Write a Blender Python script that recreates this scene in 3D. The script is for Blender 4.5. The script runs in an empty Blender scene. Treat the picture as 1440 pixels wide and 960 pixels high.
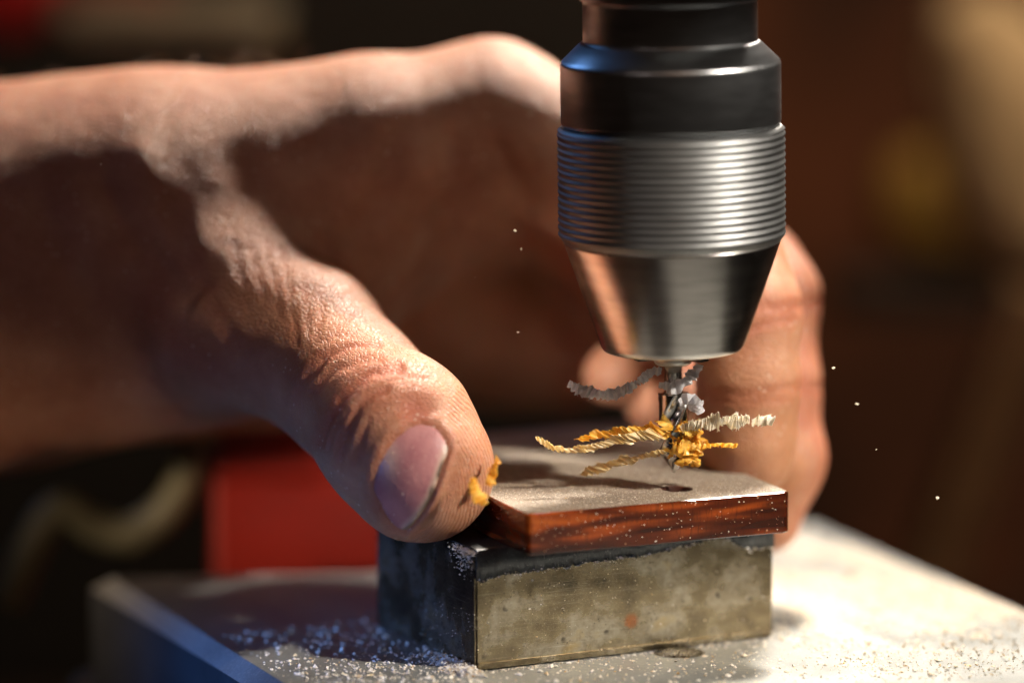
import bpy, bmesh, math, random
import numpy as np
from mathutils import Vector

# ------------------------------------------------------------------ camera / world / light
SC = bpy.context.scene
MM = 0.001
F_PX, PITCH = 6500.0, math.radians(9.5)
D0 = 715.0                                   # mm from lens to the drilled hole
ZT = 25.5                                    # top of the plastic plate, mm above the table
Fv = np.array([0, math.cos(PITCH), -math.sin(PITCH)])
Rv = np.array([1.0, 0, 0])
Uv = np.array([0, math.sin(PITCH), math.cos(PITCH)])
CAM = np.array([0, 0, ZT]) - D0 * (Fv + (952 - 720) / F_PX * Rv + (480 - 687) / F_PX * Uv)

cam_d = bpy.data.cameras.new('camera')
cam = bpy.data.objects.new('camera', cam_d)
SC.collection.objects.link(cam)
cam.location = CAM * MM
cam.rotation_euler = (math.pi / 2 - PITCH, 0, 0)
cam_d.sensor_width = 36.0
cam_d.lens = F_PX / 1440 * 36
cam_d.clip_start, cam_d.clip_end = 0.05, 50
cam_d.dof.use_dof = True
cam_d.dof.focus_distance = (D0 - 6) * MM
cam_d.dof.aperture_fstop = 4.6
SC.camera = cam

W = bpy.data.worlds.new('World'); SC.world = W; W.use_nodes = True
bg = W.node_tree.nodes['Background']
bg.inputs[0].default_value = (1.0, 0.62, 0.42, 1); bg.inputs[1].default_value = 0.007

def AT(px, py, Y):
    """world point (mm) seen at photo position px,py that lies at depth Y"""
    d = Fv + (px - 720) / F_PX * Rv + (480 - py) / F_PX * Uv
    return CAM + d * (Y - CAM[1]) / d[1]
def lamp(kind, name, d, dist, target, power, color, size=None, spot=None, blend=0.4, size_y=None):
    l = bpy.data.lights.new(name, kind); o = bpy.data.objects.new(name, l)
    SC.collection.objects.link(o)
    d = Vector(d).normalized()
    o.location = (Vector(target) + d * dist) * MM
    o.rotation_euler = d.to_track_quat('Z', 'Y').to_euler()
    l.energy = power; l.color = color
    if kind == 'AREA':
        l.shape = 'RECTANGLE'; l.size = size * MM; l.size_y = (size_y or size) * MM
    else:
        l.shadow_soft_size = size * MM
    if kind == 'SPOT':
        l.spot_size = math.radians(spot); l.spot_blend = blend
    return o
# overhead work lamp, a second one from the front right, a cold window at the back left, dim room glow in front
lamp('SPOT', 'overhead_lamp', (0.28, 0.50, 0.82), 420, (-30, 22, 30), 21, (1.0, 0.89, 0.77), 32, 40, 0.5)
lamp('SPOT', 'front_lamp', (0.72, -0.38, 0.58), 480, (2, -4, 32), 17, (1.0, 0.90, 0.78), 9, 13.6, 0.35)
w_ = lamp('AREA', 'window_light', (-0.72, 0.62, 0.50), 650, (-10, 5, 60), 0.028, (0.20, 0.45, 1.0), 90, size_y=220)
w_.data.spread = math.radians(40)
lamp('SPOT', 'blue_chamfer_spot', (-0.78, -0.56, 0.07), 600, (-80, -8, -3), 34, (0.13, 0.34, 1.0), 30, 6.0, 0.7)  # added narrow blue spot, aimed only at the left table chamfer
lamp('SPOT', 'blue_wrist_spot', (-0.75, -0.60, 0.30), 600, tuple(AT(30, 195, 25)), 9, (0.16, 0.28, 1.0), 40, 2.2, 1.0)  # added narrow spot that makes the blue patch on the wrist
lamp('SPOT', 'box_hose_spot', (-0.75, -0.62, 0.10), 600, (-70, 72, 6), 17, (1.0, 0.72, 0.5), 22, 6.0, 0.8)  # added unseen spot that brightens the red box and the hose
lamp('SPOT', 'fingertip_spot', (-0.50, -0.80, 0.30), 600, (-9, 44, 39), 26, (1.0, 0.88, 0.78), 12, 2.8, 0.7)  # added narrow beam that lights the curled fingertips behind the bit
lamp('SPOT', 'thumb_fill_spot', (-0.50, -0.80, 0.40), 600, (-46, -10, 30), 6.0, (1.0, 0.82, 0.76), 70, 5.6, 0.9)  # added soft fill for the dark side of the thumb and nail
lamp('AREA', 'room_light', (0.15, -0.8, 0.55), 900, (0, 0, 40), 0.28, (1.0, 0.54, 0.33), 500)
lamp('SPOT', 'backdrop_fill', (0.30, -0.66, 0.70), 660, (120, 600, 50), 12, (1.0, 0.76, 0.5), 60, 84, 0.5)  # added unseen fill that brightens the wall and the things before it

VS = SC.view_settings
VS.view_transform = 'Standard'; VS.look = 'None'; VS.exposure = 0; VS.gamma = 1; VS.use_curve_mapping = False
SC.render.engine = 'CYCLES'
SC.cycles.use_denoising = True
SC.cycles.max_bounces = 8
SC.cycles.sample_clamp_indirect = 6

random.seed(4); RNG = np.random.default_rng(4)

def ATZ(px, py, z):
    d = Fv + (px - 720) / F_PX * Rv + (480 - py) / F_PX * Uv
    return CAM + d * (z - CAM[2]) / d[2]
def PROJ(P):
    q = P - CAM
    dep = q @ Fv
    return np.stack([720 + F_PX * (q @ Rv) / dep, 480 - F_PX * (q @ Uv) / dep], -1)
def PXMM(Y=0.0): return (D0 + Y) / F_PX

# ------------------------------------------------------------------ object helpers
ORIGIN = {}
def tag(o, label=None, cat=None, group=None, kind=None):
    if label: o['label'] = label
    if cat: o['category'] = cat
    if group: o['group'] = group
    if kind: o['kind'] = kind
    return o
def thing(name, label, cat, loc, group=None):
    o = bpy.data.objects.new(name, None); SC.collection.objects.link(o)
    o.empty_display_size = 0.005
    o.location = Vector(loc) * MM
    ORIGIN[o.name] = np.array(loc, float)
    return tag(o, label, cat, group)
def obj(name, verts, faces, mat, parent=None, origin=None, smooth=False, mats=None, fmat=None):
    verts = np.asarray(verts, float)
    og = ORIGIN[parent.name] if parent is not None else (np.asarray(origin, float) if origin is not None else np.zeros(3))
    me = bpy.data.meshes.new(name)
    me.from_pydata(((verts - og) * MM).tolist(), [], [tuple(int(i) for i in f) for f in faces])
    o = bpy.data.objects.new(name, me); SC.collection.objects.link(o)
    for m in (mats or [mat]): me.materials.append(m)
    if fmat is not None: me.polygons.foreach_set('material_index', np.asarray(fmat, np.int32))
    if smooth: me.polygons.foreach_set('use_smooth', np.ones(len(me.polygons), bool))
    me.update()
    ORIGIN[o.name] = og
    if parent is not None: o.parent = parent
    else: o.location = Vector(og) * MM
    return o
def lathe(profile, seg=96, axis=(0, 0), cap=True):
    """profile: list of (r, z) top to bottom"""
    n = len(profile); v = []; f = []
    for r, z in profile:
        for k in range(seg):
            a = 2 * math.pi * k / seg
            v.append((axis[0] + r * math.cos(a), axis[1] + r * math.sin(a), z))
    for i in range(n - 1):
        for k in range(seg):
            k2 = (k + 1) % seg
            f.append((i * seg + k, (i + 1) * seg + k, (i + 1) * seg + k2, i * seg + k2))
    if cap:
        f.append(tuple(range(seg))); f.append(tuple((n - 1) * seg + k for k in reversed(range(seg))))
    return v, f
def rounded(profile, rad, n=4):
    """round the inner corners of an (r,z) polyline"""
    out = [profile[0]]
    for a, b, c in zip(profile, profile[1:], profile[2:]):
        a, b, c = map(np.array, (a, b, c))
        la, lc = np.linalg.norm(a - b), np.linalg.norm(c - b)
        q = min(rad, la * .45, lc * .45)
        p0, p1 = b + (a - b) / la * q, b + (c - b) / lc * q
        for i in range(n + 1):
            t = i / n
            out.append(tuple((1 - t) ** 2 * p0 + 2 * t * (1 - t) * b + t * t * p1))
    out.append(profile[-1]); return out
def box_bevel(lo, hi, bev, M=None):
    """bevelled box as verts, faces (mm) transformed by function M"""
    bm = bmesh.new()
    bmesh.ops.create_cube(bm, size=1)
    for v in bm.verts:
        v.co = [lo[i] + (v.co[i] + .5) * (hi[i] - lo[i]) for i in range(3)]
    if bev: bmesh.ops.bevel(bm, geom=bm.edges[:], offset=bev, segments=2, affect='EDGES', profile=.6)
    bm.verts.index_update()
    v = np.array([list(x.co) for x in bm.verts]); f = [[q.index for q in x.verts] for x in bm.faces]
    bm.free()
    if M is not None: v = M(v)
    return v, f
def tube(pts, rad, seg=16, n=60):
    pts = np.array(pts, float); t = np.linspace(0, len(pts) - 1, n)
    P = catmull(pts, t); rad = np.interp(t, np.arange(len(pts)), rad if np.ndim(rad) else [rad] * len(pts))
    T = np.gradient(P, axis=0); T /= np.linalg.norm(T, axis=1)[:, None]
    up = np.array([0, 1, .13]); A = np.cross(T, up); A /= np.linalg.norm(A, axis=1)[:, None]; B = np.cross(T, A)
    v = []; f = []
    for i in range(n):
        for k in range(seg):
            a = 2 * math.pi * k / seg
            v.append(P[i] + rad[i] * (math.cos(a) * A[i] + math.sin(a) * B[i]))
    for i in range(n - 1):
        for k in range(seg):
            k2 = (k + 1) % seg; f.append((i * seg + k, i * seg + k2, (i + 1) * seg + k2, (i + 1) * seg + k))
    f.append(tuple(reversed(range(seg)))); f.append(tuple((n - 1) * seg + k for k in range(seg)))
    return np.array(v), f
def catmull(P, t):
    P = np.asarray(P, float); n = len(P)
    Q = np.vstack([2 * P[0] - P[1], P, 2 * P[-1] - P[-2]])
    i = np.clip(np.floor(t).astype(int), 0, n - 2); u = (t - i)[:, None]
    p0, p1, p2, p3 = Q[i], Q[i + 1], Q[i + 2], Q[i + 3]
    return .5 * (2 * p1 + (p2 - p0) * u + (2 * p0 - 5 * p1 + 4 * p2 - p3) * u ** 2 + (3 * p1 - p0 - 3 * p2 + p3) * u ** 3)
_perm = np.random.default_rng(11).random((64, 64, 64))
def vnoise(P):
    """tri-linear value noise, -1..1, period 64"""
    P = np.asarray(P, float); i = np.floor(P).astype(int); u = P - i; u = u * u * (3 - 2 * u)
    r = 0
    for dx in (0, 1):
        for dy in (0, 1):
            for dz in (0, 1):
                w = (u[..., 0] if dx else 1 - u[..., 0]) * (u[..., 1] if dy else 1 - u[..., 1]) * (u[..., 2] if dz else 1 - u[..., 2])
                r = r + w * _perm[(i[..., 0] + dx) % 64, (i[..., 1] + dy) % 64, (i[..., 2] + dz) % 64]
    return r * 2 - 1
def fbm(P, oct=3):
    return sum(vnoise(np.asarray(P) * 2 ** k + 7.3 * k) / 2 ** k for k in range(oct))

# ------------------------------------------------------------------ materials
class NT:
    def __init__(self, name):
        self.m = bpy.data.materials.new(name); self.m.use_nodes = True
        self.t = self.m.node_tree; self.b = self.t.nodes['Principled BSDF']
        self.out = self.t.nodes['Material Output']
        tc = self.n('ShaderNodeTexCoord'); vm = self.n('ShaderNodeVectorMath', operation='SCALE')
        vm.inputs['Scale'].default_value = 1000; self.l(tc.outputs['Object'], vm.inputs[0]); self.co = vm.outputs[0]   # mm
    def n(self, typ, **kw):
        x = self.t.nodes.new(typ)
        for k, v in kw.items(): setattr(x, k, v)
        return x
    def l(self, a, b): self.t.links.new(a, b)
    def set(self, **kw):
        for k, v in kw.items():
            k = k.replace('_', ' ')
            self.b.inputs[k].default_value = (*v, 1) if isinstance(v, tuple) and len(v) == 3 and self.b.inputs[k].type == 'RGBA' else v
        return self
    def scale(self, s):
        m = self.n('ShaderNodeMapping'); m.inputs['Scale'].default_value = s if isinstance(s, tuple) else (s, s, s)
        self.l(self.co, m.inputs[0]); return m.outputs[0]
    def noise(self, s, detail=3, rough=.55, dist=0):
        x = self.n('ShaderNodeTexNoise'); x.inputs['Scale'].default_value = 1; x.inputs['Detail'].default_value = detail
        x.inputs['Roughness'].default_value = rough; x.inputs['Distortion'].default_value = dist
        self.l(self.scale(s), x.inputs['Vector']); return x.outputs['Fac']
    def voro(self, s, feature='F1', out='Distance'):
        x = self.n('ShaderNodeTexVoronoi', feature=feature); x.inputs['Scale'].default_value = 1
        self.l(self.scale(s), x.inputs['Vector']); return x.outputs[out]
    def ramp(self, fac, stops, interp='LINEAR'):
        x = self.n('ShaderNodeValToRGB'); x.color_ramp.interpolation = interp; e = x.color_ramp.elements
        while len(e) < len(stops): e.new(.5)
        for q, (p, c) in zip(e, stops):
            q.position = p; q.color = (*c, 1) if isinstance(c, tuple) else (c, c, c, 1)
        self.l(fac, x.inputs[0]); return x.outputs[0]
    def math(self, op, a, b=None, c=None):
        x = self.n('ShaderNodeMath', operation=op)
        for i, q in enumerate((a, b, c)):
            if q is None: continue
            if isinstance(q, (int, float)): x.inputs[i].default_value = q
            else: self.l(q, x.inputs[i])
        return x.outputs[0]
    def mix(self, fac, a, b, mode='MIX'):
        x = self.n('ShaderNodeMix', data_type='RGBA', blend_type=mode)
        for s, q in ((x.inputs[0], fac), (x.inputs[6], a), (x.inputs[7], b)):
            if isinstance(q, (int, float)): s.default_value = q
            elif isinstance(q, tuple): s.default_value = (*q, 1)
            else: self.l(q, s)
        return x.outputs[2]
    def attr(self, name):
        x = self.n('ShaderNodeAttribute'); x.attribute_name = name; return x.outputs['Fac']
    def bump(self, h, dist, strength=1.0, prev=None):
        x = self.n('ShaderNodeBump'); x.inputs['Distance'].default_value = dist * MM; x.inputs['Strength'].default_value = strength
        self.l(h, x.inputs['Height'])
        if prev is not None: self.l(prev, x.inputs['Normal'])
        return x.outputs[0]
    def to(self, **kw):
        for k, v in kw.items(): self.l(v, self.b.inputs[k.replace('_', ' ')])
        return self.m

def plain(name, col, rough=.6, metal=0, var=.25, s=.1, **kw):
    t = NT(name).set(Roughness=rough, Metallic=metal, **kw)
    n = t.noise(s, 4)
    c = t.ramp(n, [(.3, tuple(x * (1 - var) for x in col)), (.7, tuple(min(1, x * (1 + var)) for x in col))])
    return t.to(Base_Color=c, Normal=t.bump(t.noise(s * 8, 3), .25, .4))

# skin --------------------------------------------------------------
t = NT('skin')
big = t.noise(.11, 5, .62); fine = t.noise(.8, 4, .65)
col = t.ramp(big, [(.3, (.35, .135, .07)), (.55, (.46, .215, .122)), (.75, (.53, .275, .17))])
col = t.mix(t.math('MULTIPLY', t.ramp(fine, [(.4, 0.), (.7, 1.)]), .35), col, (.38, .15, .085))
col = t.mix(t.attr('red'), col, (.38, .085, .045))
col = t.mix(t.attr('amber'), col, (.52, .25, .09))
spk = t.ramp(t.voro(.75), [(.0, 1.), (.12, 1.), (.2, 0.)])
col = t.mix(t.math('MULTIPLY', spk, t.math('MULTIPLY', t.ramp(t.noise(.25, 2), [(.48, 0.), (.62, 1.)]), .55)), col, (.80, .66, .52))
t.l(col, t.b.inputs['Base Color'])
t.set(Subsurface_Weight=.34, Subsurface_Scale=2.2 * MM, Roughness=.42)
t.b.inputs['Subsurface Radius'].default_value = (1.0, .30, .15)
t.b.inputs['Specular IOR Level'].default_value = .5
cells = t.voro(1.5, 'DISTANCE_TO_EDGE')
h = t.ramp(cells, [(0, 0.), (.18, 1.)])
nb = t.bump(h, .075, .9)
nb = t.bump(t.noise(2.6, 3), .05, .7, nb)
l2 = t.ramp(t.voro((.55, .55, 1.3), 'DISTANCE_TO_EDGE'), [(0, 0.), (.12, 1.)])
nb = t.bump(l2, .06, .6, nb)
ridge = t.math('MULTIPLY', t.math('SINE', t.math('MULTIPLY', t.math('ADD', t.attr('ridge'), t.math('MULTIPLY', t.noise(.25, 2), .9)), 2 * math.pi / .50)), t.attr('ridge_mask'))
nb = t.bump(ridge, .075, 1.0, nb)
t.l(t.math('SUBTRACT', .50, t.math('MULTIPLY', t.attr('ridge_mask'), .14)), t.b.inputs['Roughness'])
SKIN = t.to(Normal=nb)
t = NT('nail')
n1 = t.noise((.25, .25, .25), 3); n2 = t.noise((2.2, 2.2, .5), 3)
col = t.ramp(n1, [(.35, (.36, .135, .15)), (.65, (.48, .22, .215))])
col = t.mix(t.attr('free_edge'), col, (.62, .50, .38))
col = t.mix(t.attr('dirt'), col, (.10, .07, .05))
t.set(Roughness=.30, Subsurface_Weight=.12, Subsurface_Scale=1 * MM)
t.b.inputs['Subsurface Radius'].default_value = (1, .4, .3)
nr = t.noise((1.6, .25, 1.6), 3)
NAIL = t.to(Base_Color=col, Roughness=t.math('ADD', t.math('MULTIPLY', n2, .25), .20), Normal=t.bump(n2, .05, .6, t.bump(nr, .10, .7)))
HAIR = plain('hair', (.20, .11, .05), .5)

# metals --------------------------------------------------------------
def turned(name, base, rough, aniso, var=.15, ring=9.0, bump=.012):
    t = NT(name).set(Metallic=1.0, Anisotropic=aniso)
    tg = t.n('ShaderNodeTangent', direction_type='RADIAL', axis='Z'); t.l(tg.outputs[0], t.b.inputs['Tangent'])
    rings = t.noise((.02, .02, ring), 3, .6)
    c = t.ramp(t.noise((.12, .12, .8), 3), [(.3, tuple(x * (1 - var) for x in base)), (.7, tuple(min(1, x * (1 + var)) for x in base))])
    r = t.math('ADD', t.math('MULTIPLY', t.noise((.15, .15, .6), 4), rough * .3), rough * .82)
    return t.to(Base_Color=c, Roughness=r, Normal=t.bump(rings, bump, .5))
BLACK_STEEL = turned('blackened_steel', (.44, .455, .47), .31, .55)
KNURL = turned('knurled_steel', (.21, .215, .215), .46, .3)
CONE = turned('turned_steel', (.62, .59, .55), .24, .5)
NOSE = turned('nose_steel', (.62, .60, .55), .38, .3)
DRILL = turned('drill_steel', (.52, .51, .49), .22, .1)
EDGE = plain('ground_cutting_edge', (.72, .70, .66), .18, 1.0, .1, .5)
JAW = plain('dark_jaw_steel', (.05, .05, .05), .4, 1.0)

t = NT('tarnished_block_steel')
a = t.noise((.10, .10, .13), 6, .62); b = t.noise((.55, .55, .55), 5, .7); g = t.noise(3.2, 3, .7)
col = t.ramp(a, [(.34, (.065, .048, .028)), (.48, (.21, .165, .095)), (.60, (.40, .35, .26)), (.74, (.47, .35, .17))])
col = t.mix(t.ramp(b, [(.50, 0.), (.68, .6)]), col, (.09, .07, .045))
col = t.mix(t.ramp(g, [(.56, 0.), (.74, .55)]), col, (.66, .60, .48))
pit = t.ramp(t.voro(.42), [(0, 1.), (.16, 1.), (.26, 0.)])
col = t.mix(t.math('MULTIPLY', pit, t.ramp(t.noise(.3, 2), [(.5, 0.), (.6, .9)])), col, (.05, .04, .03))
rust = t.n('ShaderNodeVectorMath', operation='DISTANCE'); rust.inputs[1].default_value = (26.8, 0.0, 5.2)
RUST = rust
t.l(t.co, rust.inputs[0])
rm = t.ramp(t.math('ADD', rust.outputs['Value'], t.math('MULTIPLY', t.noise(1.2, 3), .8)), [(.0, 1.), (.5, 1.), (.62, 0.)])
rmm = t.n('ShaderNodeMapRange'); rmm.inputs[1].default_value = 1.15; rmm.inputs[2].default_value = 1.75; rmm.inputs[3].default_value = 1; rmm.inputs[4].default_value = 0
t.l(t.math('ADD', rust.outputs['Value'], t.math('MULTIPLY', t.noise(1.2, 3), .7)), rmm.inputs[0])
scr = t.noise((.10, .10, 5.0), 3, .7)
col = t.mix(t.ramp(scr, [(.56, 0.), (.72, .35)]), col, (.72, .66, .54))
sp1 = t.ramp(t.voro(1.5), [(0, 1.), (.14, 1.), (.24, 0.)])
col = t.mix(t.math('MULTIPLY', sp1, t.ramp(t.noise(.22, 4, .7), [(.5, 0.), (.58, .85)])), col, (.045, .035, .025))
col = t.mix(t.math('MULTIPLY', rmm.outputs[0], .85), col, (.27, .095, .035))
t.set(Metallic=.92)
ro = t.math('ADD', t.math('MULTIPLY', a, .30), .12)
BLOCK = t.to(Base_Color=col, Roughness=ro, Normal=t.bump(g, .03, .5, t.bump(b, .03, .4)))

t = NT('table_steel')
a = t.noise(.06, 5, .6); s = t.noise((.25, 2.6, 2.6), 4, .65); d = t.noise(1.6, 4, .75)
col = t.ramp(a, [(.3, (.20, .215, .21)), (.7, (.34, .355, .345))])
col = t.mix(t.ramp(s, [(.5, 0.), (.75, .5)]), col, (.48, .48, .46))
col = t.mix(t.ramp(d, [(.55, 0.), (.72, .8)]), col, (.62, .56, .47))
t.set(Metallic=.45)
TABLE = t.to(Base_Color=col, Roughness=t.math('ADD', t.math('MULTIPLY', a, .3), .30), Normal=t.bump(d, .12, .7, t.bump(s, .05, .6)))

t = NT('sawdust')
g = t.noise(1.8, 5, .75)
col = t.ramp(g, [(.3, (.46, .37, .27)), (.5, (.64, .56, .45)), (.7, (.74, .68, .59))])
t.set(Roughness=.95)
DUST = t.to(Base_Color=col, Normal=t.bump(g, .3, .9))
t = NT('dust_grain')
oi = t.n('ShaderNodeNewGeometry')
col = t.ramp(oi.outputs['Random Per Island'], [(0, (.82, .78, .70)), (.6, (.80, .72, .60)), (.93, (.70, .58, .40)), (1., (.72, .46, .18))])
t.set(Roughness=.8); GRAIN = t.to(Base_Color=col)

# plastics, tape --------------------------------------------------------
t = NT('amber_plastic')
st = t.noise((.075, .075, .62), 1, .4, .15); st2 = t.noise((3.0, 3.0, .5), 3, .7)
col = t.ramp(st, [(.34, (.035, .008, .004)), (.50, (.090, .018, .006)), (.63, (.25, .048, .009)), (.82, (.46, .115, .018))])  # internal reflections of the edge, painted as dark and orange bands
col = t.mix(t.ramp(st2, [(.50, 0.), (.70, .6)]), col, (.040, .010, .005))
sp = t.ramp(t.voro(1.0), [(0, 1.), (.10, 1.), (.2, 0.)])
col = t.mix(t.math('MULTIPLY', sp, t.ramp(t.noise(.35, 2), [(.5, 0.), (.62, .5)])), col, (.75, .48, .28))
t.set(Subsurface_Weight=.35, Subsurface_Scale=2.5 * MM, Roughness=.09)
t.b.inputs['Subsurface Radius'].default_value = (1, .2, .05)
t.b.inputs['Coat Weight'].default_value = 1.0; t.b.inputs['Coat Roughness'].default_value = .08
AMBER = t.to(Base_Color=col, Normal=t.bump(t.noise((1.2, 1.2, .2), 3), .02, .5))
t = NT('dusty_plate_face')
g = t.noise(3.4, 4, .8); b = t.noise(.12, 4); c2 = t.noise((.5, .08, .5), 3)
col = t.ramp(g, [(.36, (.09, .066, .048)), (.50, (.27, .215, .16)), (.66, (.62, .54, .44))])
col = t.mix(t.ramp(b, [(.42, 0.), (.70, .55)]), col, (.36, .29, .21))
t.set(Roughness=.5)
FACE = t.to(Base_Color=col, Normal=t.bump(g, .12, .9))
t = NT('black_tape')
n = t.noise(.5, 5, .7); g = t.noise(2.5, 3, .75)
col = t.ramp(n, [(.35, (.008, .009, .010)), (.65, (.04, .045, .046))])
col = t.mix(t.ramp(g, [(.60, 0.), (.76, .6)]), col, (.45, .42, .38))
TAPE = t.set(Roughness=.38).to(Base_Color=col, Normal=t.bump(n, .12, .8))
def shav(name, c1, c2, tr=.5):
    t = NT(name).set(Roughness=.30)
    n = t.noise(1.3, 3)
    col = t.ramp(n, [(.3, c1), (.7, c2)])
    tl = t.n('ShaderNodeBsdfTranslucent'); t.l(col, tl.inputs[0])
    t.l(col, t.b.inputs['Base Color'])
    mx = t.n('ShaderNodeMixShader'); mx.inputs[0].default_value = tr
    t.l(t.b.outputs[0], mx.inputs[1]); t.l(tl.outputs[0], mx.inputs[2]); t.l(mx.outputs[0], t.out.inputs[0])
    return t.m
S_YEL = shav('yellow_shaving', (1.0, .60, .05), (1.0, .82, .26))
S_CRM = shav('cream_shaving', (.92, .74, .36), (.95, .86, .62))
S_WHT = shav('white_shaving', (.88, .80, .62), (.90, .87, .80))
S_GRY = shav('grey_shaving', (.68, .68, .72), (.90, .89, .90))
t = NT('oil'); t.set(Roughness=.03, Base_Color=(.9, .85, .7)); t.b.inputs['Transmission Weight'].default_value = 1.0; t.b.inputs['IOR'].default_value = 1.45
OIL = t.m

# ------------------------------------------------------------------ setting
YAW = math.radians(26.5)
EX = np.array([math.cos(YAW), math.sin(YAW), 0]); EY = np.array([-math.sin(YAW), math.cos(YAW), 0])
C0 = ATZ(669, 944, 0)                         # front left foot of the block
def LOC(v):                                   # block/table frame -> world, origin at C0 on the table
    v = np.asarray(v, float); return C0 + v[..., 0:1] * EX + v[..., 1:2] * EY + v[..., 2:3] * np.array([0, 0, 1.0])
TL = (ATZ(400, 960, 0) - C0) @ EX; TR = (ATZ(1440, 858, 0) - C0) @ EX
def table():
    b = 2.6
    nl, fl, nr, fr = ATZ(400, 960, 0), ATZ(158, 811, 0), ATZ(1440, 858, 0), ATZ(1140, 735, 0)
    nl = fl + (nl - fl) * ((-150 - fl[1]) / (nl[1] - fl[1])); nr = fr + (nr - fr) * ((-150 - fr[1]) / (nr[1] - fr[1]))
    ring = [nl, nr, fr, ATZ(720, 802, 0), fl]
    def off(d, z):
        out = []
        for i in range(5):
            p, q, r_ = ring[i - 1], ring[i], ring[(i + 1) % 5]
            e1, e2 = (q - p)[:2], (r_ - q)[:2]; e1, e2 = e1 / np.linalg.norm(e1), e2 / np.linalg.norm(e2)
            n1, n2 = np.array([e1[1], -e1[0]]), np.array([e2[1], -e2[0]])
            m = (n1 + n2) / (1 + n1 @ n2); out.append((q[0] + m[0] * d, q[1] + m[1] * d, z))
        return out
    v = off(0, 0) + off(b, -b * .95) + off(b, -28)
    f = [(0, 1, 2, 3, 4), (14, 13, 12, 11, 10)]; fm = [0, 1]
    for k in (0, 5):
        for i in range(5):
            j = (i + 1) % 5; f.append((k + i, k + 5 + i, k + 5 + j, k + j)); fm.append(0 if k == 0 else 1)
    o = obj('drill_table', v, f, None, origin=C0, mats=[TABLE, plain('shaded_table_side', (.03, .033, .037), .5, .3)], fmat=fm)  # sides coloured near black to stand for shade below the bright chamfer
    return tag(o, kind='structure')
table()

# dark bench below and wall behind
def backdrop():
    v, f = box_bevel((-900, -500, -230), (900, 900, -190), 4)
    tag(obj('workbench', v, f, plain('bench_wood', (.045, .026, .016), .6, 0, .4, .02)), kind='structure')
    v, f = box_bevel((-900, 860, -190), (900, 900, 700), 0)
    tag(obj('wall', v, f, plain('wall_paint', (.13, .038, .013), .8, 0, .85, .011)), kind='structure')
backdrop()

# ------------------------------------------------------------------ steel block with black tape
BW, BD, BH = 52.0, 36.0, 18.7
def block():
    root = thing('steel_block', 'tarnished rectangular steel block lying under the amber plate', 'block', C0)
    bm = bmesh.new(); bmesh.ops.create_cube(bm, size=1)
    for v in bm.verts: v.co = [(v.co.x + .5) * BW, (v.co.y + .5) * BD, .12 + (v.co.z + .5) * (BH - .12)]
    bmesh.ops.bevel(bm, geom=[e for e in bm.edges], offset=.35, segments=2, affect='EDGES')
    low = [e for e in bm.edges if all(q.co.z < .2 for q in e.verts)]
    v = np.array([list(x.co) for x in bm.verts]); bm.verts.index_update(); f = [[q.index for q in x.verts] for x in bm.faces]; bm.free()
    me = bpy.data.meshes.new('body'); me.from_pydata((v * MM).tolist(), [], f)
    me.materials.append(BLOCK); o = bpy.data.objects.new('body', me); SC.collection.objects.link(o); o.parent = root
    o.rotation_euler = (0, 0, YAW)
    # base strip: chamfer seen as a bright line along the foot
    v, f = box_bevel((.3, -.25, .25), (BW - .3, .5, 1.25), .18)
    obj('foot_strip', LOC(v), f, BLOCK, root)
    # tape: over the top and ragged down the front
    def front(px, py):                         # photo point on the front face -> (u, z)
        d = Fv + (px - 720) / F_PX * Rv + (480 - py) / F_PX * Uv
        tt = ((C0 - CAM) @ EY) / (d @ EY); P = CAM + d * tt
        return (P - C0) @ EX, P[2]
    edge = [front(*p) for p in [(670, 815), (680, 817), (690, 813), (702, 808), (730, 804), (765, 800), (790, 796), (815, 792), (850, 787), (900, 781), (930, 774), (960, 768), (985, 762), (1000, 756), (1010, 752), (1018, 755), (1028, 763), (1040, 768), (1056, 772), (1080, 770), (1096, 769)]]
    eu = np.array([e[0] for e in edge]); ez = np.array([e[1] for e in edge])
    N = 260; us = np.linspace(.0, BW, N); zs = np.interp(us, eu, ez) + RNG.normal(0, .13, N) + .15 * vnoise(np.stack([us * 2, us * 0, us * 0], -1))
    zs = np.minimum(zs, BH - .2)
    v = []; rows = 6
    for u, z in zip(us, zs):
        wob = .10 * vnoise(np.array([u * .8, 3.1, 0.]))
        v += [(u, 30, BH + .22), (u, 12, BH + .25), (u, .4, BH + .27), (u, -.20, BH + .02), (u, -.24 + wob * .3, BH * .5 + z * .5), (u, -.26 - abs(wob), z)]
    f = [(i * rows + k, i * rows + k + 1, (i + 1) * rows + k + 1, (i + 1) * rows + k) for i in range(N - 1) for k in range(rows - 1)]
    o = obj('tape', LOC(v), f, TAPE, root, smooth=True)
    m = o.modifiers.new('solid', 'SOLIDIFY'); m.thickness = .15 * MM; m.offset = -1
    # grit caught along the torn edge of the tape and on the corner
    gv, gf = [], []
    for u, z in zip(us[2:], zs[2:]):
        if z < BH - .4 and random.random() < .75:
            add_grain(gv, gf, LOC(np.array([u, -.38, z + random.gauss(0, .12)])), abs(random.gauss(.10, .07)) + .05)
    for _ in range(420):
        w = abs(random.gauss(0, 2.3)); add_grain(gv, gf, LOC(np.array([random.gauss(-.3, .5) , w + random.uniform(-.5, 3), BH - abs(random.gauss(0, 1.8)) * (1 if random.random() < .6 else .2)])), random.uniform(.06, .22))
    for _ in range(260):
        add_grain(gv, gf, LOC(np.array([random.uniform(0, BW), -.12, random.uniform(.5, BH - 1)])), random.choice((.05, .06, .08, .14)))
    for _ in range(90):
        add_grain(gv, gf, LOC(np.array([-.05, random.uniform(0, 20), random.uniform(.5, 9)])), random.uniform(.05, .14))
    tag(obj('grit', gv, gf, GRAIN, root), kind='stuff')
    return root
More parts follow.
